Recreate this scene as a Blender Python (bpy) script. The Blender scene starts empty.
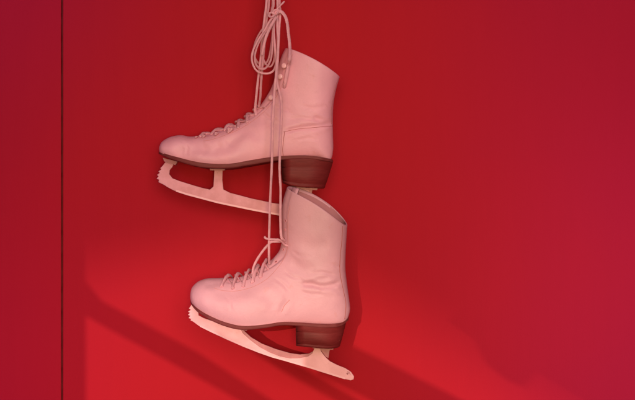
import bpy, bmesh, math, random
from mathutils import Vector
from mathutils.bvhtree import BVHTree
random.seed(7)
S = bpy.context.scene
COL = S.collection
K = 0.0017            # metres per photo pixel on the wall plane
D = 2.2               # camera distance from the wall

def W(px, py, d=0.0):
    """a point seen at photo pixel (px,py), d metres in front of the wall"""
    f = K * (1 - d / D)
    return Vector(((px - 317.5) * f, -d, (200 - py) * f))

# ------------------------------------------------------------------ materials
def new_mat(name, col, rough=.6, spec=.3, metal=0.0):
    m = bpy.data.materials.new(name); m.use_nodes = True
    nt = m.node_tree; b = nt.nodes['Principled BSDF']
    b.inputs['Base Color'].default_value = (*col, 1)
    b.inputs['Roughness'].default_value = rough
    b.inputs['Specular IOR Level'].default_value = spec
    b.inputs['Metallic'].default_value = metal
    return m, nt, b

def noise(nt, scale, detail=4, rough=.55, mapscale=(1, 1, 1), dist=0):
    tc = nt.nodes.new('ShaderNodeTexCoord')
    mp = nt.nodes.new('ShaderNodeMapping'); mp.inputs['Scale'].default_value = mapscale
    n = nt.nodes.new('ShaderNodeTexNoise')
    n.inputs['Scale'].default_value = scale; n.inputs['Detail'].default_value = detail
    n.inputs['Roughness'].default_value = rough; n.inputs['Distortion'].default_value = dist
    nt.links.new(tc.outputs['Object'], mp.inputs[0]); nt.links.new(mp.outputs[0], n.inputs['Vector'])
    return n

def ramp(nt, src, p0, c0, p1, c1):
    r = nt.nodes.new('ShaderNodeValToRGB')
    r.color_ramp.elements[0].position = p0; r.color_ramp.elements[0].color = (*c0, 1)
    r.color_ramp.elements[1].position = p1; r.color_ramp.elements[1].color = (*c1, 1)
    nt.links.new(src, r.inputs[0]); return r

def bump(nt, b, srcs):
    prev = None
    for src, st, dist in srcs:
        bp = nt.nodes.new('ShaderNodeBump')
        bp.inputs['Strength'].default_value = st; bp.inputs['Distance'].default_value = dist
        nt.links.new(src, bp.inputs['Height'])
        if prev: nt.links.new(prev.outputs[0], bp.inputs['Normal'])
        prev = bp
    nt.links.new(prev.outputs[0], b.inputs['Normal'])

def mix_cols(nt, a, b_, fac_src, f0, f1, mode='MIX'):
    mr = nt.nodes.new('ShaderNodeMapRange'); mr.inputs['To Min'].default_value = f0; mr.inputs['To Max'].default_value = f1
    nt.links.new(fac_src, mr.inputs['Value'])
    mx = nt.nodes.new('ShaderNodeMixRGB'); mx.blend_type = mode
    nt.links.new(mr.outputs[0], mx.inputs[0])
    for i, s in ((1, a), (2, b_)):
        if isinstance(s, tuple): mx.inputs[i].default_value = (*s, 1)
        else: nt.links.new(s, mx.inputs[i])
    return mx

def leather(name, c, worn):
    m, nt, b = new_mat(name, c, .5, .35)
    n1 = noise(nt, 16, 5); n2 = noise(nt, 420, 3); n3 = noise(nt, 60, 6, .65)
    r = ramp(nt, n1.outputs[0], .35, tuple(x * .93 for x in c), .65, tuple(min(1, x * 1.04) for x in c))
    r3 = ramp(nt, n3.outputs[0], .60, (0, 0, 0), .74, (1, 1, 1))
    mx = mix_cols(nt, r.outputs[0], worn, r3.outputs[0], 0, .38)
    nt.links.new(mx.outputs[0], b.inputs['Base Color'])
    rr = nt.nodes.new('ShaderNodeMapRange'); rr.inputs['To Min'].default_value = .42; rr.inputs['To Max'].default_value = .62
    nt.links.new(n1.outputs[0], rr.inputs['Value']); nt.links.new(rr.outputs[0], b.inputs['Roughness'])
    n5 = noise(nt, 34, 7, .6, (1, 1, 2.2), 1.5)
    r5 = ramp(nt, n5.outputs[0], .475, (1, 1, 1), .50, (0, 0, 0)); r5.color_ramp.elements.new(.53).color = (1, 1, 1, 1)
    bump(nt, b, [(n1.outputs[0], .35, .004), (r5.outputs[0], .16, .0007), (n3.outputs[0], .3, .0016), (n2.outputs[0], .35, .0006)])
    return m

M = {}
LEA = (.68, .295, .37)
M['leather'] = leather('pink_leather', LEA, (.62, .20, .17))
M['leather_upper'] = leather('pink_leather_upper', (.785, .315, .40), (.62, .19, .15))  # same worn leather, base raised to make up for weaker light
M['lining'], nt, b = new_mat('lining', (.46, .16, .19), .85, .1)
n = noise(nt, 300, 2); bump(nt, b, [(n.outputs[0], .3, .0006)])
M['thread'], _, _ = new_mat('seam_thread', (.40, .105, .10), .8, .1)
M['thread_pale'], _, _ = new_mat('facing_thread', (.60, .20, .19), .8, .1)
M['hole'], _, _ = new_mat('eyelet_hole', (.13, .02, .018), .8, .1)
M['eyelet'], _, _ = new_mat('eyelet_enamel', (.66, .22, .27), .35, .5)
M['hook'], _, _ = new_mat('hook_enamel', (.86, .40, .46), .3, .5)

def lace_mat(name, c):
    m, nt, b = new_mat(name, c, .8, .15)
    tc = nt.nodes.new('ShaderNodeTexCoord')
    w = nt.nodes.new('ShaderNodeTexWave'); w.wave_type = 'BANDS'; w.bands_direction = 'DIAGONAL'
    w.inputs['Scale'].default_value = 260; w.inputs['Distortion'].default_value = 3
    nt.links.new(tc.outputs['Object'], w.inputs['Vector'])
    n = noise(nt, 90, 4)
    r = ramp(nt, n.outputs[0], .3, tuple(x * .84 for x in c), .7, tuple(min(1, x * 1.06) for x in c))
    nt.links.new(r.outputs[0], b.inputs['Base Color'])
    bump(nt, b, [(w.outputs['Fac'], .7, .0007), (n.outputs[0], .3, .0008)])
    return m
M['lace'] = lace_mat('lace_cotton', (.80, .33, .41))
M['lace_old'] = lace_mat('lace_cotton_greyed', (.68, .26, .32))

def brown(name, c, c2):
    m, nt, b = new_mat(name, c, .5, .16)
    n1 = noise(nt, 14, 4); n2 = noise(nt, 60, 5, .6, (1, 1, 7)); n3 = noise(nt, 110, 5, .7)
    r = ramp(nt, n2.outputs[0], .35, c, .72, c2)
    r3 = ramp(nt, n3.outputs[0], .66, (0, 0, 0), .74, (1, 1, 1))
    mx = mix_cols(nt, r.outputs[0], (.42, .16, .14), r3.outputs[0], 0, .25)
    nt.links.new(mx.outputs[0], b.inputs['Base Color'])
    rr = nt.nodes.new('ShaderNodeMapRange'); rr.inputs['To Min'].default_value = .42; rr.inputs['To Max'].default_value = .65
    nt.links.new(n1.outputs[0], rr.inputs['Value']); nt.links.new(rr.outputs[0], b.inputs['Roughness'])
    bump(nt, b, [(n2.outputs[0], .25, .0008)])
    return m
M['sole'] = brown('sole_brown', (.16, .025, .028), (.20, .034, .038))
M['heel'] = brown('heel_brown', (.145, .012, .014), (.185, .018, .02))

def steel(name, c, c2, metal, rough):
    m, nt, b = new_mat(name, c, rough, .4, metal)
    n1 = noise(nt, 40, 5, .6, (1, 1, 1)); n2 = noise(nt, 300, 3, .6, (.15, 1, 1))
    n3 = noise(nt, 170, 6, .75)
    r = ramp(nt, n1.outputs[0], .38, c2, .62, c)
    r3 = ramp(nt, n3.outputs[0], .62, (0, 0, 0), .70, (1, 1, 1))
    mx = mix_cols(nt, r.outputs[0], (.42, .12, .09), r3.outputs[0], 0, .35)
    nt.links.new(mx.outputs[0], b.inputs['Base Color'])
    bump(nt, b, [(n2.outputs[0], .12, .0003), (n3.outputs[0], .15, .0005)])
    return m
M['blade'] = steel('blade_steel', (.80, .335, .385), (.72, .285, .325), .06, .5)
M['blade_upper'] = steel('blade_steel_upper', (.70, .255, .31), (.61, .205, .24), .06, .55)  # darker tone than the lower blade
M['mount'] = steel('mount_steel', (.42, .12, .14), (.34, .09, .11), .15, .5)
M['mount_dark'] = steel('mount_rim', (.22, .045, .04), (.16, .03, .03), .1, .5)

def wall_mat(name, c):
    m, nt, b = new_mat(name, c, .6, .03)
    n1 = noise(nt, 2.2, 3, .5); n2 = noise(nt, 9, 5, .6, (5, 1, .5)); n3 = noise(nt, 260, 4, .6)
    n4 = noise(nt, 30, 6, .7, (1.6, 1, .6))
    r = ramp(nt, n1.outputs[0], .3, (c[0] * .955, c[1] * .93, c[2] * 1.12), .7, (c[0] * 1.035, c[1] * 1.05, c[2] * .92))
    mx = mix_cols(nt, r.outputs[0], tuple(x * .88 for x in c), n2.outputs[0], 0, .5)
    r4 = ramp(nt, n4.outputs[0], .62, (0, 0, 0), .76, (1, 1, 1))
    mx2 = mix_cols(nt, mx.outputs[0], (c[0] * 1.03, c[1] * 1.8, c[2] * 1.8), r4.outputs[0], 0, .16)
    nt.links.new(mx2.outputs[0], b.inputs['Base Color'])
    bump(nt, b, [(n1.outputs[0], .15, .01), (n2.outputs[0], .22, .002), (n4.outputs[0], .12, .001), (n3.outputs[0], .22, .0006)])
    return m
M['wall'] = wall_mat('red_paint', (.400, .0090, .0158))
M['wall_left'] = wall_mat('red_paint_panel', (.402, .0085, .0170))
M['groove'], _, _ = new_mat('groove_rust', (.13, .014, .010), .9, .05)
M['blocker'], _, _ = new_mat('blocker', (.22, .13, .08), .8, .2)  # plain brown for the added, unseen shadow blockers

# ------------------------------------------------------------------ helpers
def link(name, me, m, parent=None):
    o = bpy.data.objects.new(name, me); COL.objects.link(o)
    if m: me.materials.append(m)
    if parent: o.parent = parent
    return o

def thing(name, label, cat, loc, group=None):
    o = bpy.data.objects.new(name, None); COL.objects.link(o)
    o.location = loc; o.empty_display_size = .02
    o['label'] = label; o['category'] = cat
    if group: o['group'] = group
    return o

def part(name, me, m, root, label=None):
    """world-coordinate mesh parented under an Empty (offset kept at the Empty)"""
    o = link(name, me, m, root)
    base = root
    off = Vector((0, 0, 0))
    while base is not None:
        off += base.location; base = base.parent
    me.transform(__import__('mathutils').Matrix.Translation(-off))
    if label: o['label'] = label
    return o

def mesh_from(name, verts, faces, smooth=True):
    me = bpy.data.meshes.new(name); me.from_pydata([tuple(v) for v in verts], [], faces)
    bm = bmesh.new(); bm.from_mesh(me); bmesh.ops.recalc_face_normals(bm, faces=bm.faces[:]); bm.to_mesh(me); bm.free()
    if smooth:
        for p in me.polygons: p.use_smooth = True
    me.update(); return me

def cr(pts, n):
    """Catmull-Rom through tuples, n samples in all"""
    out = []; m = len(pts) - 1
    for i in range(n):
        u = i / (n - 1) * m; k = min(int(u), m - 1); t = u - k
        p1, p2 = pts[k], pts[k + 1]
        p0 = pts[k - 1] if k > 0 else tuple(2 * a - b for a, b in zip(p1, p2))
        p3 = pts[k + 2] if k + 2 <= m else tuple(2 * a - b for a, b in zip(p2, p1))
        out.append(tuple(.5 * ((2 * b) + (-a + c) * t + (2 * a - 5 * b + 4 * c - d) * t * t + (-a + 3 * b - 3 * c + d) * t ** 3)
                         for a, b, c, d in zip(p0, p1, p2, p3)))
    return out

def tube_geo(pts, rad, n=None, sides=10, flat=1.0, verts=None, faces=None, wob=0.0, twist=0.0, taper=False):
    """lace tube through world points; flat<1 gives a ribbon section"""
    verts = [] if verts is None else verts; faces = [] if faces is None else faces
    n = n or max(12, len(pts) * 10)
    P = [Vector(p) for p in cr([tuple(p) for p in pts], n)]
    base = len(verts); prevn = None
    ph = random.random() * 6
    for i, p in enumerate(P):
        t = (P[min(i + 1, n - 1)] - P[max(i - 1, 0)]).normalized()
        if prevn is None:
            a = Vector((0, -1, 0)); nn = (a - t * a.dot(t))
            if nn.length < .1: a = Vector((1, 0, 0)); nn = (a - t * a.dot(t))
            nn.normalize()
        else:
            nn = (prevn - t * prevn.dot(t)).normalized()
        prevn = nn
        bb = t.cross(nn)
        r = rad * (1 + wob * math.sin(i * .9 + ph) * .5 + wob * math.sin(i * .37 + ph * 2) * .5)
        if taper: r *= min(1, .35 + i / n * 6, .35 + (n - 1 - i) / n * 6)
        tw = twist * math.sin(i / n * 5 + ph)
        for j in range(sides):
            th = 2 * math.pi * j / sides
            c, s = math.cos(th) * flat * r, math.sin(th) * r
            c, s = c * math.cos(tw) - s * math.sin(tw), c * math.sin(tw) + s * math.cos(tw)
            verts.append(p + nn * c + bb * s)
    for i in range(n - 1):
        for j in range(sides):
            a = base + i * sides + j; b_ = base + i * sides + (j + 1) % sides
            faces.append((a, b_, b_ + sides, a + sides))
    faces.append(tuple(base + j for j in range(sides))); faces.append(tuple(base + (n - 1) * sides + j for j in range(sides)))
    return verts, faces

def tube(name, pts, rad, m, root, **kw):
    v, f = tube_geo(pts, rad, **kw)
    return part(name, mesh_from(name, v, f), m, root)

def smooth01(x):
    x = max(0., min(1., x)); return x * x * (3 - 2 * x)

def seg_dist(p, poly):
    best = 1e9; bt = 0
    L = len(poly) - 1
    for i in range(L):
        ax, ay = poly[i]; bx, by = poly[i + 1]
        dx, dy = bx - ax, by - ay; q = dx * dx + dy * dy
        t = max(0, min(1, ((p[0] - ax) * dx + (p[1] - ay) * dy) / q))
        ex, ey = p[0] - ax - t * dx, p[1] - ay - t * dy
        d = math.hypot(ex, ey)
        if d < best: best = d; bt = (i + t) / L
    return best, bt

# ------------------------------------------------------------------ boot
def section_w(t, f):
    ell = max(0, 1 - abs(2 * t - 1) ** 2.3) ** (1 / 2.3)
    if t < .70: ft = max(0, 1 - (1 - t / .70) ** 2.0) ** (1 / 2.0)
    else: ft = 1 - .10 * ((t - .70) / .30) ** 2
    return ell * (1 - f) + ft * f

def boot_mesh(st, d0, skew_px, bulge, creases, NI=250, NJ=70):
    """st: list of (Tx,Ty,Bx,By,w,flat). returns verts (world), faces, rings"""
    rows = cr([tuple(s) for s in st], NI)
    verts = []; NR = 2 * NJ
    L = len(st) - 1
    for i, (tx, ty, bx, by, w, f) in enumerate(rows):
        w = max(w, .6); f = max(0, min(1, f)); u = i / (NI - 1) * L
        ux, uy = bx - tx, by - ty; ln = math.hypot(ux, uy) or 1
        nx, ny = uy / ln, -ux / ln      # towards the rim in shaft (up)
        topk = smooth01((u - (L - 5)) / 5)
        for j in range(NR):
            if j <= NJ: tt = j / NJ; side = 1        # near side (to the camera)
            else: tt = (NR - j) / NJ; side = -1
            t = .5 - .5 * math.cos(math.pi * tt)
            ww = w * section_w(t, f)
            # throat between the lace facings
            x = tx + ux * t; y = ty + uy * t
            b = bulge * topk * math.sin(math.pi * t)
            sk = -skew_px * topk * side * section_w(t, 0)
            x += nx * (b + sk); y += ny * (b + sk)
            if u > 5.5:
                th = smooth01((.105 - t) / .02) * smooth01((u - 5.5) / .8) * (1 - .8 * smooth01((u - 10.5) / 3))
                ww *= (1 - .22 * th); x += ux / ln * 1.3 * th; y += uy / ln * 1.3 * th
            off = 0
            if side > 0:
                for poly, wd, dep, lip in creases:
                    dd, bt = seg_dist((x, y), poly)
                    if dd < wd * 4:
                        fade = smooth01(bt * 5) * smooth01((1 - bt) * 5) if lip >= 0 else 1
                        off -= dep * math.exp(-(dd / wd) ** 2) * fade
                        off += abs(lip) * math.exp(-((dd - wd * 1.8) / wd) ** 2) * fade
            else:
                off = 0
            off += .35 * math.sin(x * .13 + y * .05 + side) * math.sin(y * .11 - x * .04) * min(1, ww / 10)
            ww2 = max(0, ww + off) if ww > .01 else 0
            p = W(x, y, d0); p.y -= side * ww2 * K
            verts.append(p)
    faces = []
    for i in range(NI - 1):
        for j in range(NR):
            a = i * NR + j; b2 = i * NR + (j + 1) % NR
            faces.append((a, b2, b2 + NR, a + NR))
    faces.append(tuple(range(NR)))
    # turned-in rim edge
    base = (NI - 1) * NR
    ring = verts[base:base + NR]; c = sum(ring, Vector()) / NR
    def inset(src, k, dz):
        out = []
        for p in src:
            q = p - c; l = q.length
            out.append(c + q * max(0, (l - k) / l) + Vector((-.25 * dz, 0, dz)))
        return out
    prev = base
    for k, dz in ((.0010, .0009), (.0026, .0008), (.0036, -.0010), (.0040, -.004)):
        rg = inset(ring, k, dz); nb = len(verts); verts += rg
        for j in range(NR):
            a, b2 = prev + j, prev + (j + 1) % NR
            faces.append((a, b2, nb + (j + 1) % NR, nb + j))
        prev = nb
    return verts, faces, rows

def lining_mesh(rows, d0, skew_px, bulge, NJ=30):
    verts = []; faces = []; NR = 2 * NJ; n = len(rows)
    pick = list(range(n - 1, n - 62, -4))
    for q, i in enumerate(pick):
        tx, ty, bx, by, w, f = rows[i]
        u = i / (n - 1) * 19; topk = smooth01((u - 14) / 5)
        ux, uy = bx - tx, by - ty; ln = math.hypot(ux, uy); nx, ny = uy / ln, -ux / ln
        ins = 1.9
        for j in range(NR):
            tt = j / NJ if j <= NJ else (NR - j) / NJ; side = 1 if j <= NJ else -1
            t = .5 - .5 * math.cos(math.pi * tt)
            ww = max(0, w - ins) * section_w(t, 0)
            t2 = (ins + t * (ln - 2 * ins)) / ln
            x = tx + ux * t2; y = ty + uy * t2
            b = bulge * topk * math.sin(math.pi * t) - (.6 if q == 0 else 0); sk = -skew_px * topk * side * section_w(t, 0)
            x += nx * (b + sk); y += ny * (b + sk)
            p = W(x, y, d0); p.y -= side * ww * K; verts.append(p)
    for i in range(len(pick) - 1):
        for j in range(NR):
            a = i * NR + j; b2 = i * NR + (j + 1) % NR
            faces.append((a, b2, b2 + NR, a + NR))
    faces.append(tuple((len(pick) - 1) * NR + j for j in range(NR)))
    return mesh_from('lining', verts, faces)

def interp(tab, x):
    if x <= tab[0][0]: return tab[0][1]
    for (a, va), (b, vb) in zip(tab, tab[1:]):
        if x <= b:
            t = (x - a) / (b - a); return va + (vb - va) * t
    return tab[-1][1]

def cr_tab(tab, n=80):
    return sorted(cr([tuple(t) for t in tab], n))

def sole_mesh(top, bot, hw, d0, n=110):
    """top/bot: tables x->y of the sole edge, hw x->half width px"""
    top = cr_tab(top); bot = cr_tab(bot); x0 = bot[0][0]; x1 = bot[-1][0]
    verts = []; faces = []
    prof = [(0, 1.0, 0), (0, 1.0, .12), (0, 1.0, .5), (0, .995, .8), (0, .965, .96), (0, .90, 1.0)]
    ringn = len(prof) * 2
    for i in range(n):
        u = i / (n - 1); x = x0 + (x1 - x0) * u
        yt, yb = interp(top, x), interp(bot, x); w = interp(hw, x)
        ring = []
        for s in (1, -1):
            pr = prof if s == 1 else prof[::-1]
            for _, k, v in pr:
                groove = .4 if abs(v - .5) < .01 else 0
                p = W(x, yt - .8 + (yb - yt + .8) * v, d0); p.y -= s * (w * k - groove) * K; ring.append(p)
        verts += ring
    for i in range(n - 1):
        for j in range(ringn):
            a = i * ringn + j; b2 = i * ringn + (j + 1) % ringn
            faces.append((a, b2, b2 + ringn, a + ringn))
    faces.append(tuple(range(ringn))); faces.append(tuple((n - 1) * ringn + j for j in range(ringn)))
    return mesh_from('sole', verts, faces)

def heel_mesh(xl_t, xr_t, xl_b, xr_b, ytop, ybot, w, d0):
    """heel block; plan = flat (slightly hollow) breast and a round back"""
    plan = []
    N = 36
    for i in range(N + 1):
        a = -math.pi / 2 + math.pi * i / N
        plan.append((.42 + .58 * math.cos(a) ** .8 if math.cos(a) > 0 else .42, math.sin(a)))
    br = [(.0, 1.0), (.02, .985), (.05, .6), (.075, 0), (.05, -.6), (.02, -.985), (.0, -1.0)]
    plan += [(.2, 1.0)] + br + [(.2, -1.0)]
    verts = []; faces = []; n = len(plan)
    levels = [0, .06, .3, .33, .36, .62, .86, .88, .90, .97, 1.0]
    for v in levels:
        gro = .25 if v in (.33,) else (.6 if v == .88 else 0)
        edge = .9 if v in (1.0,) else 0
        for (u, s) in plan:
            xl = xl_t + (xl_b - xl_t) * v; xr = xr_t + (xr_b - xr_t) * (v ** 1.15)
            x = xl + (xr - xl) * u
            cx = (xl + xr) / 2
            x = cx + (x - cx) * (1 - (gro + edge) / 26)
            yt, yb = interp(ytop, x), interp(ybot, x)
            p = W(x, yt - 1.0 + (yb - yt + 1.0) * v, d0)
            p.y -= s * (w * (1 - .10 * v) - gro - edge) * K
            verts.append(p)
    for i in range(len(levels) - 1):
        for j in range(n):
            a = i * n + j; b2 = i * n + (j + 1) % n
            faces.append((a, b2, b2 + n, a + n))
    faces.append(tuple(range(n))); faces.append(tuple((len(levels) - 1) * n + j for j in range(n)))
    me = mesh_from('heel', verts, faces)
    return me

def plate_mesh(name, poly, d0, thick, bev=.0006):
    bm = bmesh.new()
    vs = [bm.verts.new(W(x, y, d0) + Vector((0, -thick / 2, 0))) for x, y in poly]
    f = bm.faces.new(vs)
    r = bmesh.ops.extrude_face_region(bm, geom=[f])
    for v in r['geom']:
        if isinstance(v, bmesh.types.BMVert): v.co.y += thick
    bmesh.ops.recalc_face_normals(bm, faces=bm.faces[:])
    ed = [e for e in bm.edges if any(len(fc.verts) > 4 for fc in e.link_faces)]
    if bev: bmesh.ops.bevel(bm, geom=ed, offset=bev, segments=2, affect='EDGES', profile=.6)
    me = bpy.data.meshes.new(name); bm.to_mesh(me); bm.free(); return me

def densify(poly, step=6):
    out = []
    for i in range(len(poly)):
        a = poly[i]; b = poly[(i + 1) % len(poly)]
        n = max(1, int(math.hypot(b[0] - a[0], b[1] - a[1]) / step))
        for k in range(n): out.append((a[0] + (b[0] - a[0]) * k / n, a[1] + (b[1] - a[1]) * k / n))
    return out

class Skin:
    """finds the point of the boot seen at a photo pixel"""
    def __init__(s, verts, faces): s.t = BVHTree.FromPolygons(verts, faces); s.cam = Vector((0, -D, 0))
    def at(s, px, py, lift=0):
        dr = (W(px, py, 0) - s.cam).normalized()
        h = s.t.ray_cast(s.cam, dr)
        if h[0] is None: return None, None
        nrm = h[1] if h[1].y < 0 else -h[1]
        return h[0] + nrm * lift, nrm

def lathe_at(pos, nrm, prof, sides=20):
    z = nrm.normalized(); a = Vector((0, 0, 1)); x = a.cross(z).normalized(); y = z.cross(x)
    verts = []; faces = []
    for r, h in prof:
        for j in range(sides):
            th = 2 * math.pi * j / sides
            verts.append(pos + z * h + x * (r * math.cos(th)) + y * (r * math.sin(th)))
    for i in range(len(prof) - 1):
        for j in range(sides):
            p = i * sides + j; q = i * sides + (j + 1) % sides
            faces.append((p, q, q + sides, p + sides))
    faces.append(tuple(range(sides))); faces.append(tuple((len(prof) - 1) * sides + j for j in range(sides)))
    return verts, faces

def surf_line(skin, pts, lift, n=40):
    out = []
    for x, y in cr(pts, n):
        p, nr = skin.at(x, y, lift)
        if p is not None: out.append(p)
    return out

def seam(root, skin, pts, rad=.0005, name='seam', m='thread'):
    ln = surf_line(skin, pts, .0001, 36)
    if len(ln) < 4: return
    v, f = tube_geo(ln, rad, n=len(ln) * 2, sides=6)
    part(name, mesh_from(name, v, f), M[m], root)

def eyelet(root, skin, px, py, r=.0023, m='eyelet'):
    p, nr = skin.at(px, py)
    if p is None: return
    prof = [(r, -.0006), (r, .0005), (r * .85, .0009), (r * .62, .0007), (r * .5, .0001), (r * .45, -.0004)]
    v, f = lathe_at(p, nr, prof)
    o = part('eyelet', mesh_from('eyelet', v, f), M[m], root)
    v, f = lathe_at(p, nr, [(r * .5, .00005), (r * .3, .00012)], 14)
    h = link('eyelet_hole', mesh_from('eyelet_hole', v, f), M['hole'], o)
    h.data.transform(__import__('mathutils').Matrix.Translation(-root.location))
    return p, nr

def hook(root, skin, px, py, r=.0047):
    p, nr = skin.at(px, py)
    if p is None: return
    nr = (nr + Vector((0, -.8, 0))).normalized()
    prof = [(r * .75, -.001), (r * .7, .0008), (r * .34, .0012), (r * .34, .0034), (r * .8, .0040), (r, .0049), (r * .95, .0058), (r * .55, .0064), (.0002, .0066)]
    v, f = lathe_at(p, nr, prof)
    part('lace_hook', mesh_from('lace_hook', v, f), M['hook'], root)

def lacing(root, skin, near, ridge, d0, rad, mat, amp=1.0):
    """criss-cross from near eyelets over the ridge to the far side, one part"""
    v, f = [], []
    for k in range(len(near) - 1):
        for sgn in (1, -1):
            a = near[k] if sgn > 0 else near[k + 1]
            b = near[k + 1] if sgn > 0 else near[k]
            pa, na = skin.at(*a)
            pb, nb = skin.at(*b)
            if pa is None or pb is None: continue
            fb = Vector((pb.x, -2 * d0 - pb.y, pb.z))
            h = .78 if sgn > 0 else .4
            rx = ridge[k][0] * (1 - h) + ridge[k + 1][0] * h; ry = ridge[k][1] * (1 - h) + ridge[k + 1][1] * h
            amp2 = amp * (1.0 if sgn > 0 else .35)
            top = W(rx + random.uniform(-.5, .5), ry - (1.0 + .8 * (sgn > 0)) * amp, d0)
            qa = (pa + top) / 2; qa += (na + Vector((0, 0, .3))).normalized() * .0042 * amp2
            qb = (fb + top) / 2; qb += (Vector((nb.x, -nb.y, nb.z)) + Vector((0, 0, .3))).normalized() * .0042 * amp2
            p0 = pa - na * .001; p0b = pa + na * .0016
            tube_geo([p0, p0b, qa, top, qb, fb + Vector((nb.x, -nb.y, nb.z)) * .001], rad * (1.3 if sgn > 0 else .8) * random.uniform(.88, 1.12), n=44, sides=9, flat=.5, verts=v, faces=f, wob=.12, twist=.25)
    part('lacing', mesh_from('lacing', v, f), M[mat], root)

# ------------------------------------------------------------------ the upper skate
DU, DL = .052, .100
up_st = [(159.2,150,159.4,152,2,1),(160,146,161.5,153.6,12,1),(163,141.2,166,155.5,19,1),(171,136.9,176,158,24,1),
 (181,135.3,188,160.6,26,1),(192,136.6,204,163.9,28,1),(206,134,220,165.4,29,1),(220,129.3,236,165,29,1),
 (233,124.3,252,161.6,28,.95),(243,118.8,268,158.8,26,.85),(252,112.2,284,157.8,24,.7),(259,105,300,157.2,23,.6),
 (265,97.6,317,157.6,22.5,.5),(270,90,329.5,160.3,22,.35),(273,83,333,151,22,.1),(275,76.5,333,135,22,0),
 (277,70,332.8,118,23,0),(279,63,333.6,103,24,0),(281.7,55.5,336,90,25,0),(285,48.7,339.6,77.2,26,0)]
lo_st = [(190.2,296,190.6,299.5,2,1),(190.8,292,193,303,12,1),(192.5,286.8,198,307,19,1),(198.5,281.3,207,312,24,1),
 (207.5,278.4,218,317,26.5,1),(218,278,230,321,28,1),(230,277.3,243,323.7,29,1),(241,275.2,257,323.5,29,1),
 (251,271.3,271,321.8,28,.95),(260,266.5,285,320.3,26,.85),(268,261,300,321.3,24,.7),(274.5,255,316,322.8,23,.6),
 (279,249.5,333,323.2,22.5,.5),(281,243,345,321.2,22,.3),(281.3,236,349.8,311,22,.08),(281.4,229,349.4,301,22,0),
 (281.4,222,347.3,286,22,0),(281.4,213,345.4,268,23,0),(283,200,345.9,247,24.5,0),(287,187,347.3,225.5,26,0)]

creases_u = [  # polyline, width px, depth px, lip
 ([(283,134),(295,130.5),(310,128),(322,126.5),(333,125)], 2.2, 1.7, .9),
 ([(312,119),(322,122),(333,125)], 2.6, 1.3, .6),
 ([(290,137),(300,134.5),(312,131),(326,130)], 1.6, .8, .4),
 ([(172,157),(186,152),(200,150),(216,151),(232,147),(246,142)], 6.5, 2.6, .9),
 ([(226,146),(238,139),(250,131)], 4, .9, .4),
 ([(262,116),(272,124),(284,128)], 4.5, .7, .3),
 ([(196,139),(204,146),(209,156)], 3.5, .7, .4),
 ([(210,136),(218,143),(222,152)], 3.5, .55, .3),
 ([(240,126),(252,132),(262,142)], 4, .5, .3),
 ([(288,121),(300,119),(316,121)], 1.4, .6, .3), ([(270,104),(280,110),(292,112)], 1.6, .5, .3), ([(262,112),(270,119),(279,121)], 1.3, .5, .3),
 ([(296,141),(308,139),(320,141)], 1.3, .4, .2), ([(300,108),(314,110),(328,107)], 2, .4, .2), ([(186,141),(190,149),(189,157)], 1.3, .35, .2),
]
creases_l = [
 ([(300,283),(308,282.5),(320,284.5),(333,283.5),(341,281)], 2.4, 2.0, .9),
 ([(308,282),(318,279),(330,277)], 2.2, .8, .4),
 ([(318,288),(330,287),(340,289)], 2.2, .7, .4),
 ([(262,290),(272,297),(276,308)], 5, .6, .3),
 ([(205,283),(214,283.5),(223,281)], 3, 1.0, .3),
 ([(212,290),(230,293),(244,290),(252,284)], 5, .6, .3),
 ([(290,262),(304,268),(318,268)], 5, .6, .3),
 ([(300,290),(312,293),(326,292)], 1.4, .5, .3), ([(284,270),(294,276),(303,277)], 1.4, .5, .3), ([(310,273),(322,271),(336,274)], 1.5, .6, .3),
 ([(274,276),(284,283),(290,290)], 1.6, .5, .3), ([(330,262),(337,266),(342,264)], 1.2, .5, .2), ([(226,293),(232,300),(233,309)], 1.5, .35, .2), ([(292,250),(300,255),(312,254)], 1.6, .4, .2),
 ([(300,240),(315,246),(330,243)], 6, .5, .3),
 ([(281,312),(284,304),(290,297)], 3, .5, .3),
]

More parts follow.
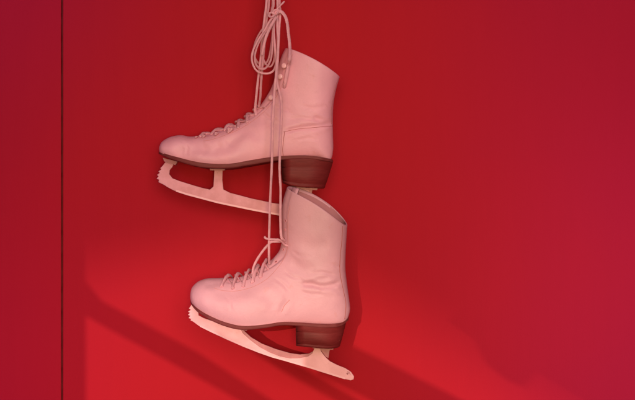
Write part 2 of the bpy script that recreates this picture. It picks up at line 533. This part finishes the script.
def build_skate(which):
    U = which == 'upper'
    d0 = DU if U else DL
    st = up_st if U else lo_st
    skew, bulge = (.6, 2.0) if U else (4.0, 4.5)
    if U:
        root = thing('ice_skate', 'pink ice skate hanging above the other, its shaft rim by the tied lace loops', 'ice skate', W(250, 170, d0), 'pair of ice skates hung by their laces')
    else:
        root = thing('ice_skate', 'lower pink ice skate with bright tilted blade, shadow streaks on the wall beneath it', 'ice skate', W(270, 330, d0), 'pair of ice skates hung by their laces')
    verts, faces, rows = boot_mesh(st, d0, skew, bulge, creases_u if U else creases_l)
    skin = Skin(verts, faces)
    part('boot', mesh_from('boot', verts, faces), M['leather_upper' if U else 'leather'], root)
    part('lining', lining_mesh(rows, d0, skew, bulge), M['lining'], root)

    # tongue just above the rim at the front of the shaft
    tg = [(287, 62), (287, 56), (289.5, 51)] if U else [(289, 206), (290, 196), (293, 187)]
    v, f = [], []
    rows_t = cr(tg, 14)
    for i, (x, y) in enumerate(rows_t):
        ww = 13 * (1 - (i / 13) ** 6 * .35)
        for a in range(13):
            s = a / 6 - 1
            p = W(x + 5 * s * s, y + (1.5 * s * s if i == 13 else 0), d0); p.y -= s * ww * K; v.append(p)
        for a in range(12, -1, -1):
            s = a / 6 - 1
            p = W(x + 5 * s * s + 2.2, y + (1.5 * s * s if i == 13 else 0), d0); p.y -= s * ww * K; v.append(p)
    for i in range(13):
        for j in range(26):
            a = i * 26 + j; b2 = i * 26 + (j + 1) % 26
            f.append((a, b2, b2 + 26, a + 26))
    f.append(tuple(range(26))); f.append(tuple(13 * 26 + j for j in range(26)))
    part('tongue', mesh_from('tongue', v, f), M['leather'], root)

    # sole + heel
    if U:
        top = [(159,151.5),(170,156),(181,159.0),(196,162.8),(211,165),(232,165.2),(252,161.8),(273,158.6),(290,157.2),(310,157.3),(333,160.5)]
        bot = [(159.2,153.8),(170,158.6),(181,162.2),(196,166.6),(211,168.9),(232,169),(252,165.8),(273,162.2),(290,160.2),(310,159.8),(332.6,162.5)]
        hw = [(159,2),(160,9),(163,16),(170,22),(180,26),(200,28.5),(225,29),(250,26.5),(280,23),(310,23),(322,21),(328,16),(331,11),(332.8,5)]
        hm = heel_mesh(282, 333.2, 283, 324.5, [(282,161.5),(296,159.6),(312,159.3),(333,161.8)], [(282,183),(290,185.5),(300,187.6),(325,188.6)], 22.5, d0)
    else:
        top = [(190.3,299.5),(200,308),(215,315.8),(230,321.3),(245,324),(265,322.8),(283,320.6),(300,321.6),(320,323),(340,322.4),(349,317.5)]
        bot = [(191,302.6),(200,310.7),(215,319),(230,324.6),(245,327.2),(265,325.6),(283,323.0),(300,323.8),(320,325.4),(340,324.6),(348.5,319.5)]
        hw = [(190.3,2),(192,10),(195,16),(201,22),(211,26),(230,28.5),(252,29),(275,26),(300,23),(325,23),(336,21),(343,15),(347,9),(349,4)]
        hm = heel_mesh(296, 346.2, 296.3, 339.8, [(296,323.2),(312,324.2),(330,324.6),(346,322.2)], [(296,343.6),(312,345.2),(329,347),(340,346.6)], 22.5, d0)
    part('sole', sole_mesh(top, bot, hw, d0), M['sole'], root)
    part('heel', hm, M['heel'], root)

    # blade
    if U:
        teeth = [(162.6,166),(160.3,168.2),(161.4,169.4),(158.4,171.4),(159.8,172.8),(157.0,175),(158.6,176.4),(156.6,178.8),(159,179.6),(158.6,182.2),(162,183.8)]
        poly = [(173.8,163.5),(172.5,167),(169.8,170.2),(169.4,174.2),(172.5,178.3),(180,181.2),(189,184),(201,187.6),(210,189.6),(213.5,186.5),(214.5,168),
                (222.8,168),(222.4,180),(223.5,189.5),(230,192.8),(252,198.6),(271,202.6),(283,204.6),(291,204),(296,199),(299,191.5),(300,186.5),
                (308,186.5),(310,196),(313.5,204),(320,210),(328,214.5),(334,219.5),(335,223),(332.5,225),(325,224.6),(300,219.6),(283,216),(266.7,213),(248,209.4),
                (217.5,203),(201,198.6),(186,194.6),(174.6,190.8),(168,187.4),(164,184.8)]
        poly = [(166,163)] + poly[:]
        full = [(166, 161.5), (174, 163.5)] + poly[2:] + teeth[::-1]
    else:
        teeth = [(190.6,306.2),(189.0,308.4),(190.8,309.8),(187.9,311.6),(190.0,312.8),(187.9,314.8),(190.2,315.8),(188.6,318.0),(191,318.8),(190.6,320.4)]
        full = [(192.4,302.6),(199,309.2),(198.4,312),(198.8,315.2),(204,318),(211,320.4),(222,324.2),(229.5,326.2),(236,325.5),(240,327.5),(243,333),(250,339.5),(260,347),(270,352.4),(280,356.2),
                (290,358.2),(300,357.9),(308,356.2),(312,353.6),(314,349),(315,344.6),(318.4,344.8),(321.5,351.8),(325.5,357),(330,361.2),(337,364.8),(345.5,368.2),(351,371.8),(354,376.2),(353.6,379.2),(350.6,380.2),
                (345,378.9),(333,375.2),(310,367.9),(285,360.6),(272,357.0),(258.7,352.4),(243,346.2),(227,339.2),(212,332.2),(199,325.8),(193,321.4)] + teeth[::-1]
    M['edge'] = M.get('edge') or new_mat('ground_edge', (.82, .37, .42), .5, .35, .05)[0]
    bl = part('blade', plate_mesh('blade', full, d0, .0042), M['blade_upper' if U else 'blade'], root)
    low = [(325,224.6),(300,219.6),(283,216),(266.7,213),(248,209.4),(217.5,203),(201,198.6),(186,194.6),(176,191.3)] if U else [(345,378.9),(333,375.2),(310,367.9),(285,360.6),(272,357.0),(258.7,352.4),(243,346.2),(227,339.2),(212,332.2),(200,326.3)]
    eg = plate_mesh('ground_edge', [(x, y + .25) for x, y in low] + [(x + .5, y - 1.5) for x, y in low[::-1]], d0, .0047, .0002)
    eo = link('ground_edge', eg, M['edge'], bl); eg.transform(__import__('mathutils').Matrix.Translation(-root.location))
    if U:
        mounts = [[(209,166.5),(226,166.5),(225,170.5),(211,170.5)], [(292,186.4),(318,187.6),(317,190.2),(293,189.2)], [(302,187),(313,187.5),(311,197),(316,206),(308,206)]]
        front = [[(163.5,158),(178,161.8),(176,165.2),(165,161.6)]]
    else:
        mounts = [[(227,324.0),(249,326.6),(247,330),(231,327.4)], [(311,344.6),(334,346.4),(333,349),(313,347.6)],
                  [(322,346),(331.5,347.5),(329.5,351),(328.5,358),(326,357),(319,348)],
                  [(236,327.5),(243,329.6),(251,337),(262,343.6),(276,349),(290,353),(300,354.4),(309,353.4),(313,351),(311,357.5),(300,359),(285,358.6),(272,354.5),(258,347),(246,337.5)]]
        front = [[(193,303),(203,310.6),(201,313),(194,306.5)]]
    for i, pl in enumerate(mounts + front):
        wide = (i in (0, 1)) or i >= len(mounts)
        th = .020 if wide else .0030
        part('blade_mount', plate_mesh('blade_mount', pl, d0 if wide else d0 - .001, th, .0004), M['mount'], root)
    if U is False:
        # rivet hole near the tail of the blade
        p = W(347.5, 373.5, d0 + .0022)
        v, f = lathe_at(p, Vector((0, -1, 0)), [(.0016, 0), (.0011, .0002)], 12)
        part('rivet', mesh_from('rivet', v, f), M['mount'], root)
        tube('screw_row', [W(347, 371.6, d0 + .0022), W(349, 372.2, d0 + .0022), W(350.4, 374.8, d0 + .0022)], .0004, M['mount'], root, n=10, sides=6)

    # seams and stitching
    if U:
        seam(root, skin, [(283.5,132),(296,129.3),(312,127.7),(332.4,126)], .0004)
        seam(root, skin, [(283.5,158),(282.6,150),(283.6,140),(284.5,132)], .0004)
        seam(root, skin, [(338,79),(335.6,86),(333.2,97),(331.2,110),(331.2,124)], .00045)
        seam(root, skin, [(203,141),(212,139.6),(226,135),(240,129),(252,121.5),(261,114.5),(270,105.5),(277,95.5),(282.6,84),(287,72),(290.5,60),(293,54)], .0003, m='thread_pale')
    else:
        seam(root, skin, [(342.6,226),(341.8,240),(340.2,256),(339.8,272),(343,289),(345.8,304),(344.6,319)], .00055)
        seam(root, skin, [(214,288),(222,290.5),(236,291),(248,288.5),(258,284.5),(268,278),(277,268.5),(284,258.5),(287.6,247),(288,234),(288,218),(290,205)], .0003, m='thread_pale')
        seam(root, skin, [(281.5,312),(284.5,305.5),(289.5,300)], .0004, m='thread_pale')

    # lacing hardware
    if U:
        for x, y in [(285.2,66.2),(281.6,77),(277.8,88.2),(272,98.2)]: hook(root, skin, x, y)
        near = [(203.6,136.8),(216.3,134.6),(229.8,130.5),(238.4,128),(247.6,122),(256.4,115),(265,107.6)]
        ridge = [(198,135.4),(208,133.3),(221,128.7),(232,124.5),(241,119.8),(250,113.6),(258,105.5)]
        for i, (x, y) in enumerate(near): eyelet(root, skin, x, y, .0024 if i != 2 else .003)
        near2 = [(a[0] * .5 + b[0] * .5, a[1] * .5 + b[1] * .5 + .6) for a, b in zip(near, ridge)]
        lacing(root, skin, near2[:4], ridge[:4], DU, .0020, 'lace', .55)
        lacing(root, skin, near[3:], ridge[3:], DU, .0021, 'lace', .7)
        # loose knots of lace sitting on the instep
        for i, (x, y, r) in enumerate([(204,135.5,.0034),(216.3,133,.0040),(230,129.3,.0062),(196.5,136.3,.0022)]):
            v, f = [], []
            c, nr = skin.at(x, y + 1.5)
            if c is None: continue
            c = c + Vector((0, -.001, .0014))
            pts = []
            for k in range(15):
                a = k * 2.1
                q = .25 + .5 * ((k * .618) % 1)
                pts.append(c + Vector((r * q * 1.1 * math.cos(a), -.0022 + .0026 * math.sin(a * 1.7 + k), r * q * .75 * math.sin(a) + .2 * r * math.cos(a))))
            tube_geo(pts, r * .38, n=110, sides=8, flat=.8, verts=v, faces=f)
            part('lace_knot', mesh_from('lace_knot', v, f), M['lace'], root)
    else:
        near = [(222,286.2),(233,288),(243.5,286),(253,281.6),(261,276.6),(268.4,269.4)]
        ridge = [(222,278),(231,277),(241,275.2),(251,271.2),(260,266.4),(268,261)]
        for x, y in near + [(276,261.6),(283.4,249.4),(284.6,238.6),(285.2,230),(285.4,220.5)]: eyelet(root, skin, x, y, .0023)
        lacing(root, skin, near, ridge, DL, .0023, 'lace', 1.15)
        # slack lace standing off the instep, and the tie round the ankle
        e1, _ = skin.at(254.5, 276); e2, _ = skin.at(284.6, 241.4); e3, _ = skin.at(276, 261.6)
        tube('loose_lace', [W(252.5,275,DL+.02), W(253.6,267,DL+.024), W(258,258,DL+.026), W(264,249.5,DL+.03), W(268.4,244.6,DL+.034), W(271,242,DL+.036), W(277,241.6,DL+.034), e2], .0021, M['lace'], root, n=80, flat=.7, wob=.1, twist=.4)
        tube('loose_lace', [W(264.4,236.6,DL+.036), W(266,238.4,DL+.037), W(270,239.2,DL+.038), W(275,239.4,DL+.036), W(280,240.2,DL+.034), W(284.8,244.6,DL+.024), W(289,246.4,DL+.024)], .0018, M['lace'], root, n=70, flat=.7, wob=.1, twist=.4)
    return root, skin

upper, skin_u = build_skate('upper')
lower, skin_l = build_skate('lower')

# ------------------------------------------------------------------ hanging laces
lr = thing('hanging_laces', 'long pink laces tied in a bow, holding up both ice skates', 'shoelaces', W(272, 16, .08))
def L(name, pts, rad, m='lace', **kw):
    P = [W(*p) if not isinstance(p, Vector) else p for p in pts]
    kw.setdefault('flat', .45); kw.setdefault('wob', .06); kw.setdefault('twist', .5)
    return tube(name, P, rad * .86, M[m], lr, n=max(40, 22 * len(P)), sides=12, **kw)
a = .078
L('strand', [(270,-130,.04),(269,-50,.07),(266.6,0,a),(264.4,20,a),(262,42,a+.004),(260.6,60,a+.008),(257.6,84,a+.004),(254.8,112,.066)], .0024)
L('strand', [(271,-130,.04),(270,-50,.07),(269.0,0,a+.003),(266.6,20,a+.003),(264.6,42,a+.007),(262.9,60,a+.010),(261,84,a+.006),(260.4,96,.078),(258.8,107,.066)], .0024, 'lace_old')
L('loop', [(275,20,a+.002),(265,26,a),(257,38,a-.002),(253.6,50,a-.004),(256,60,a-.004),(262,65,a-.004),(268,60,a-.004),(271,46,a-.004),(273,28,a)], .0019, 'lace_old')
L('strand', [(272,-130,.04),(273,-50,.07),(273.2,0,a+.004),(272.4,8,a+.006),(272.0,14,a+.006)], .0034, 'lace_old')
L('strand', [(275,-130,.04),(276.6,-50,.07),(277.4,0,a+.005),(277.6,10,a+.008),(277.2,22,a+.010),(277.8,45,a+.014),(276,75,.108),(274.2,95,.114),(272.6,130,.122),(271.8,165,.13),(270.2,200,.135),(269.2,235,.137),(269,255,.134),(269.3,264,.122)], .0024)
L('strand', [(279,-130,.04),(279.8,-50,.07),(279.4,0,a),(280.2,12,a+.004),(279.0,30,a+.010),(277.6,60,.100),(276.8,80,.104),(279.6,92,.110),(281.8,104,.114),(281.4,125,.118),(279.6,165,.126),(280.6,190,.130),(280.4,215,.134),(281.2,236,.136),(284.4,240.6,.131)], .0024)
# loop to the right of the knot that runs down onto the boot
L('loop', [(273.4,16,a+.012),(276,12.6,a+.014),(280.6,11.6,a+.014),(284.6,15.4,a+.012),(287,22,a+.012),(288.4,33,a+.010),(289.8,46,a+.010),(289.8,58,a+.026),(288.4,66,DU+.040),(286.4,76,DU+.040),(284.6,86,DU+.034),(283.6,92,DU+.016)], .0033, 'lace', flat=.5)
# bow loops to the left, hanging
L('loop', [(276,16,a+.012),(270.5,20,a+.014),(264.8,30,a+.014),(257.6,41,a+.014),(252.6,52,a+.014),(252.2,62,a+.014),(257,71,a+.015),(266.4,73.6,a+.016),(273.4,70.6,a+.016),(276,62,a+.014),(275,48,a+.012),(274,30,a+.010),(275,18,a+.008)], .0020, 'lace')
L('loop', [(275,18,a+.016),(268,28,a+.018),(259.6,41,a+.018),(255,54,a+.018),(255.4,63,a+.018),(259.6,68.4,a+.018),(265.6,68,a+.018),(270.6,60,a+.018),(272.2,48,a+.016),(272.6,34,a+.014),(274.5,20,a+.012)], .0021, 'lace_old')
L('loop', [(272,18,a+.008),(266,30,a+.008),(262,44,a+.006),(262.6,56,a+.006),(266.6,65,a+.006),(271.2,66,a+.006),(274.4,58,a+.006),(274,44,a+.006),(272,26,a+.006)], .0018, 'lace_old')
L('strand', [(276.4,17,a+.018),(273.4,22,a+.020),(269,30,a+.022),(265.6,38,a+.022),(263.4,47,a+.020),(261.6,55,a+.016)], .0028)
L('strand', [(284.6,1.2,a+.012),(282.4,3.4,a+.014),(280.4,5.4,a+.014),(277,9,a+.012),(274,13,a+.010)], .0018, taper=True)
# the knot itself
for k, (cx, cy, r) in enumerate([(271.6, 15.2, .0048), (276.0, 12.6, .0052)]):
    v, f = [], []
    c = W(cx, cy, a + .010); pts = []
    for q in range(16):
        an = q * 1.25 + k
        pts.append(c + Vector((r * math.cos(an) * (1 - .2 * (q % 3)), -.003 + .003 * math.sin(an * 1.3), r * .75 * math.sin(an + .4 * k))))
    tube_geo(pts, .0019, n=130, sides=9, flat=.75, verts=v, faces=f)
    part('knot', mesh_from('knot', v, f), M['lace'], lr)

# ------------------------------------------------------------------ the wall
def slab(name, x0, x1, z0, z1, y0, y1, m, root, bev=.0015):
    bm = bmesh.new(); bmesh.ops.create_cube(bm, size=1)
    for v in bm.verts:
        v.co = Vector(((x0 + x1) / 2 + v.co.x * (x1 - x0), (y0 + y1) / 2 + v.co.y * (y1 - y0), (z0 + z1) / 2 + v.co.z * (z1 - z0)))
    if bev: bmesh.ops.bevel(bm, geom=bm.edges[:], offset=bev, segments=3, affect='EDGES', profile=.5)
    me = bpy.data.meshes.new(name); bm.to_mesh(me); bm.free()
    for p in me.polygons: p.use_smooth = False
    return part(name, me, m, root)

xs = W(62, 0).x
wall = thing('wall', 'smooth red painted wall with one dark vertical joint, behind the hanging ice skates', 'wall', Vector((0, 0, -1.3)))
slab('panel', -2.2, xs - .0015, -1.3, 1.3, .0, .03, M['wall_left'], wall)
slab('panel', xs + .0013, 2.6, -1.3, 1.3, .0004, .03, M['wall'], wall)
slab('joint', xs - .02, xs + .02, -1.29, 1.29, .031, .04, M['groove'], wall, 0)
# rusty bead of old filler standing in the joint
v, f = tube_geo([Vector((xs + random.uniform(-.0002, .0002), .0026 + random.uniform(-.0006, .0006), -1.25 + 2.5 * i / 40)) for i in range(41)], .0012, n=900, sides=7, wob=.45)
part('filler', mesh_from('filler', v, f), M['groove'], wall)

# ------------------------------------------------------------------ sun and the added shapes that shade it
SX, SZ, m_ = 1.0, -.52, .25
ln = math.hypot(SX, SZ)
sun_dir = Vector((SX / ln * m_, 1.0, SZ / ln * m_)).normalized()     # travels into the wall, right and down
def back(px, py, dist):
    p = W(px, py, 0); return p - sun_dir * (dist / sun_dir.y)
def shade(name, poly, dist, root, thick=.03):
    bm = bmesh.new()
    vs = [bm.verts.new(back(x, y, dist)) for x, y in poly]
    fc = bm.faces.new(vs)
    r = bmesh.ops.extrude_face_region(bm, geom=[fc])
    for q in r['geom']:
        if isinstance(q, bmesh.types.BMVert): q.co.y -= thick
    bmesh.ops.recalc_face_normals(bm, faces=bm.faces[:])
    me = bpy.data.meshes.new(name); bm.to_mesh(me); bm.free()
    return part(name, me, M['blocker'], root)
STREAK_SHAPES = [  # photo-plane outlines of the streaks, carried back along the sunlight as added blockers
 [(82,280),(98,299),(145,324),(195,351),(272,401),(380,465),(338,465),(238,400),(160,357),(110,330),(82,314)],
 [(-700,150),(82,230),(82,480),(-700,480)],
 [(235,333),(262,347),(300,366),(358,400),(420,436),(390,436),(334,400),(280,370),(235,340)],
 [(318,331),(345,342),(400,369),(460,399),(560,448),(480,448),(374,402),(318,374)],
]
streak_root = thing('streak_blockers', 'timber shapes added out of view to streak the lower wall with shadow', 'gobo', back(240, 400, 2.3))
for s in STREAK_SHAPES: shade('streak_blocker', s, 2.3, streak_root)  # unseen blockers added for the sun, each cut to its streak
far = thing('far_blocker', 'unseen shapes added behind the camera to shade the upper wall', 'gobo', back(300, 0, 9.0))  # made-up unseen shapes that keep the sun off the wall
shade('edge', [(560,180),(446,325),(472,343),(484,366),(505,382),(519,388),(531,374),(575,400),(700,470),(1300,470),(1300,180)], 4.0, far)
shade('edge', [(-900,-900),(1300,-900),(1300,560),(700,490),(500,378),(400,312),(340,275),(250,235),(82,270),(-100,330),(-900,330)], 25.0, far)

sun = bpy.data.lights.new('Sun', 'SUN'); sun.energy = 2.25; sun.angle = math.radians(.3); sun.color = (1, .93, .72)
so = bpy.data.objects.new('Sun', sun); COL.objects.link(so)
so.rotation_euler = sun_dir.to_track_quat('-Z', 'Y').to_euler()
elev = math.asin(-sun_dir.z); az = math.atan2(-sun_dir.x, -sun_dir.y)

w = bpy.data.worlds.new('World'); S.world = w; w.use_nodes = True
nt = w.node_tree; bg = nt.nodes['Background']
sky = nt.nodes.new('ShaderNodeTexSky'); sky.sky_type = 'NISHITA'; sky.sun_disc = False
sky.sun_elevation = elev; sky.sun_rotation = az
nt.links.new(sky.outputs[0], bg.inputs[0]); bg.inputs[1].default_value = .08

def lamp(name, kind, loc, target, energy, col, **kw):
    l = bpy.data.lights.new(name, kind); l.energy = energy; l.color = col
    for k, v_ in kw.items(): setattr(l, k, v_)
    o = bpy.data.objects.new(name, l); COL.objects.link(o); o.location = loc
    o.rotation_euler = (Vector(target) - Vector(loc)).to_track_quat('-Z', 'Y').to_euler()
    return o
lamp('warm_spot', 'SPOT', (.12, -2.5, -.05), W(315, 262), 94, (1, 1, .38), spot_size=math.radians(34), spot_blend=1.0, shadow_soft_size=.12)  # added lamp that warms the centre, no real source there

lamp('front_fill', 'AREA', (.5, -4.5, .9), (.1, 0, -.1), 198, (1.0, .86, .83), shape='SQUARE', size=3.0)  # added area lamp for soft frontal fill, not the sky itself
V = dict(spot_blend=1.0, shadow_soft_size=.15)  # four added violet spots follow, tinting the wall towards its corners
lamp('violet_low_right', 'SPOT', (1.0, -1.3, -.45), W(690, 375), 150, (.22, .22, 1.0), spot_size=math.radians(42), **V)
lamp('violet_high_right', 'SPOT', (.95, -1.3, .4), W(660, 20), 64, (.16, .05, 1.0), spot_size=math.radians(44), **V)
lamp('violet_high_left', 'SPOT', (-.95, -1.3, .5), W(-30, -25), 62, (.03, .02, 1.0), spot_size=math.radians(34), **V)
lamp('violet_low_left', 'SPOT', (-.9, -1.3, -.5), W(-10, 410), 52, (.38, .12, 1.0), spot_size=math.radians(42), **V)

# ------------------------------------------------------------------ camera
cam = bpy.data.cameras.new('Camera'); cam.sensor_width = 36; cam.lens = 36 * D / (635 * K); cam.clip_end = 200
co = bpy.data.objects.new('Camera', cam); COL.objects.link(co)
co.location = (0, -D, 0); co.rotation_euler = (math.radians(90), 0, 0)
S.camera = co
S.view_settings.view_transform = 'Standard'; S.view_settings.look = 'None'
S.view_settings.exposure = -.5; S.view_settings.gamma = 1
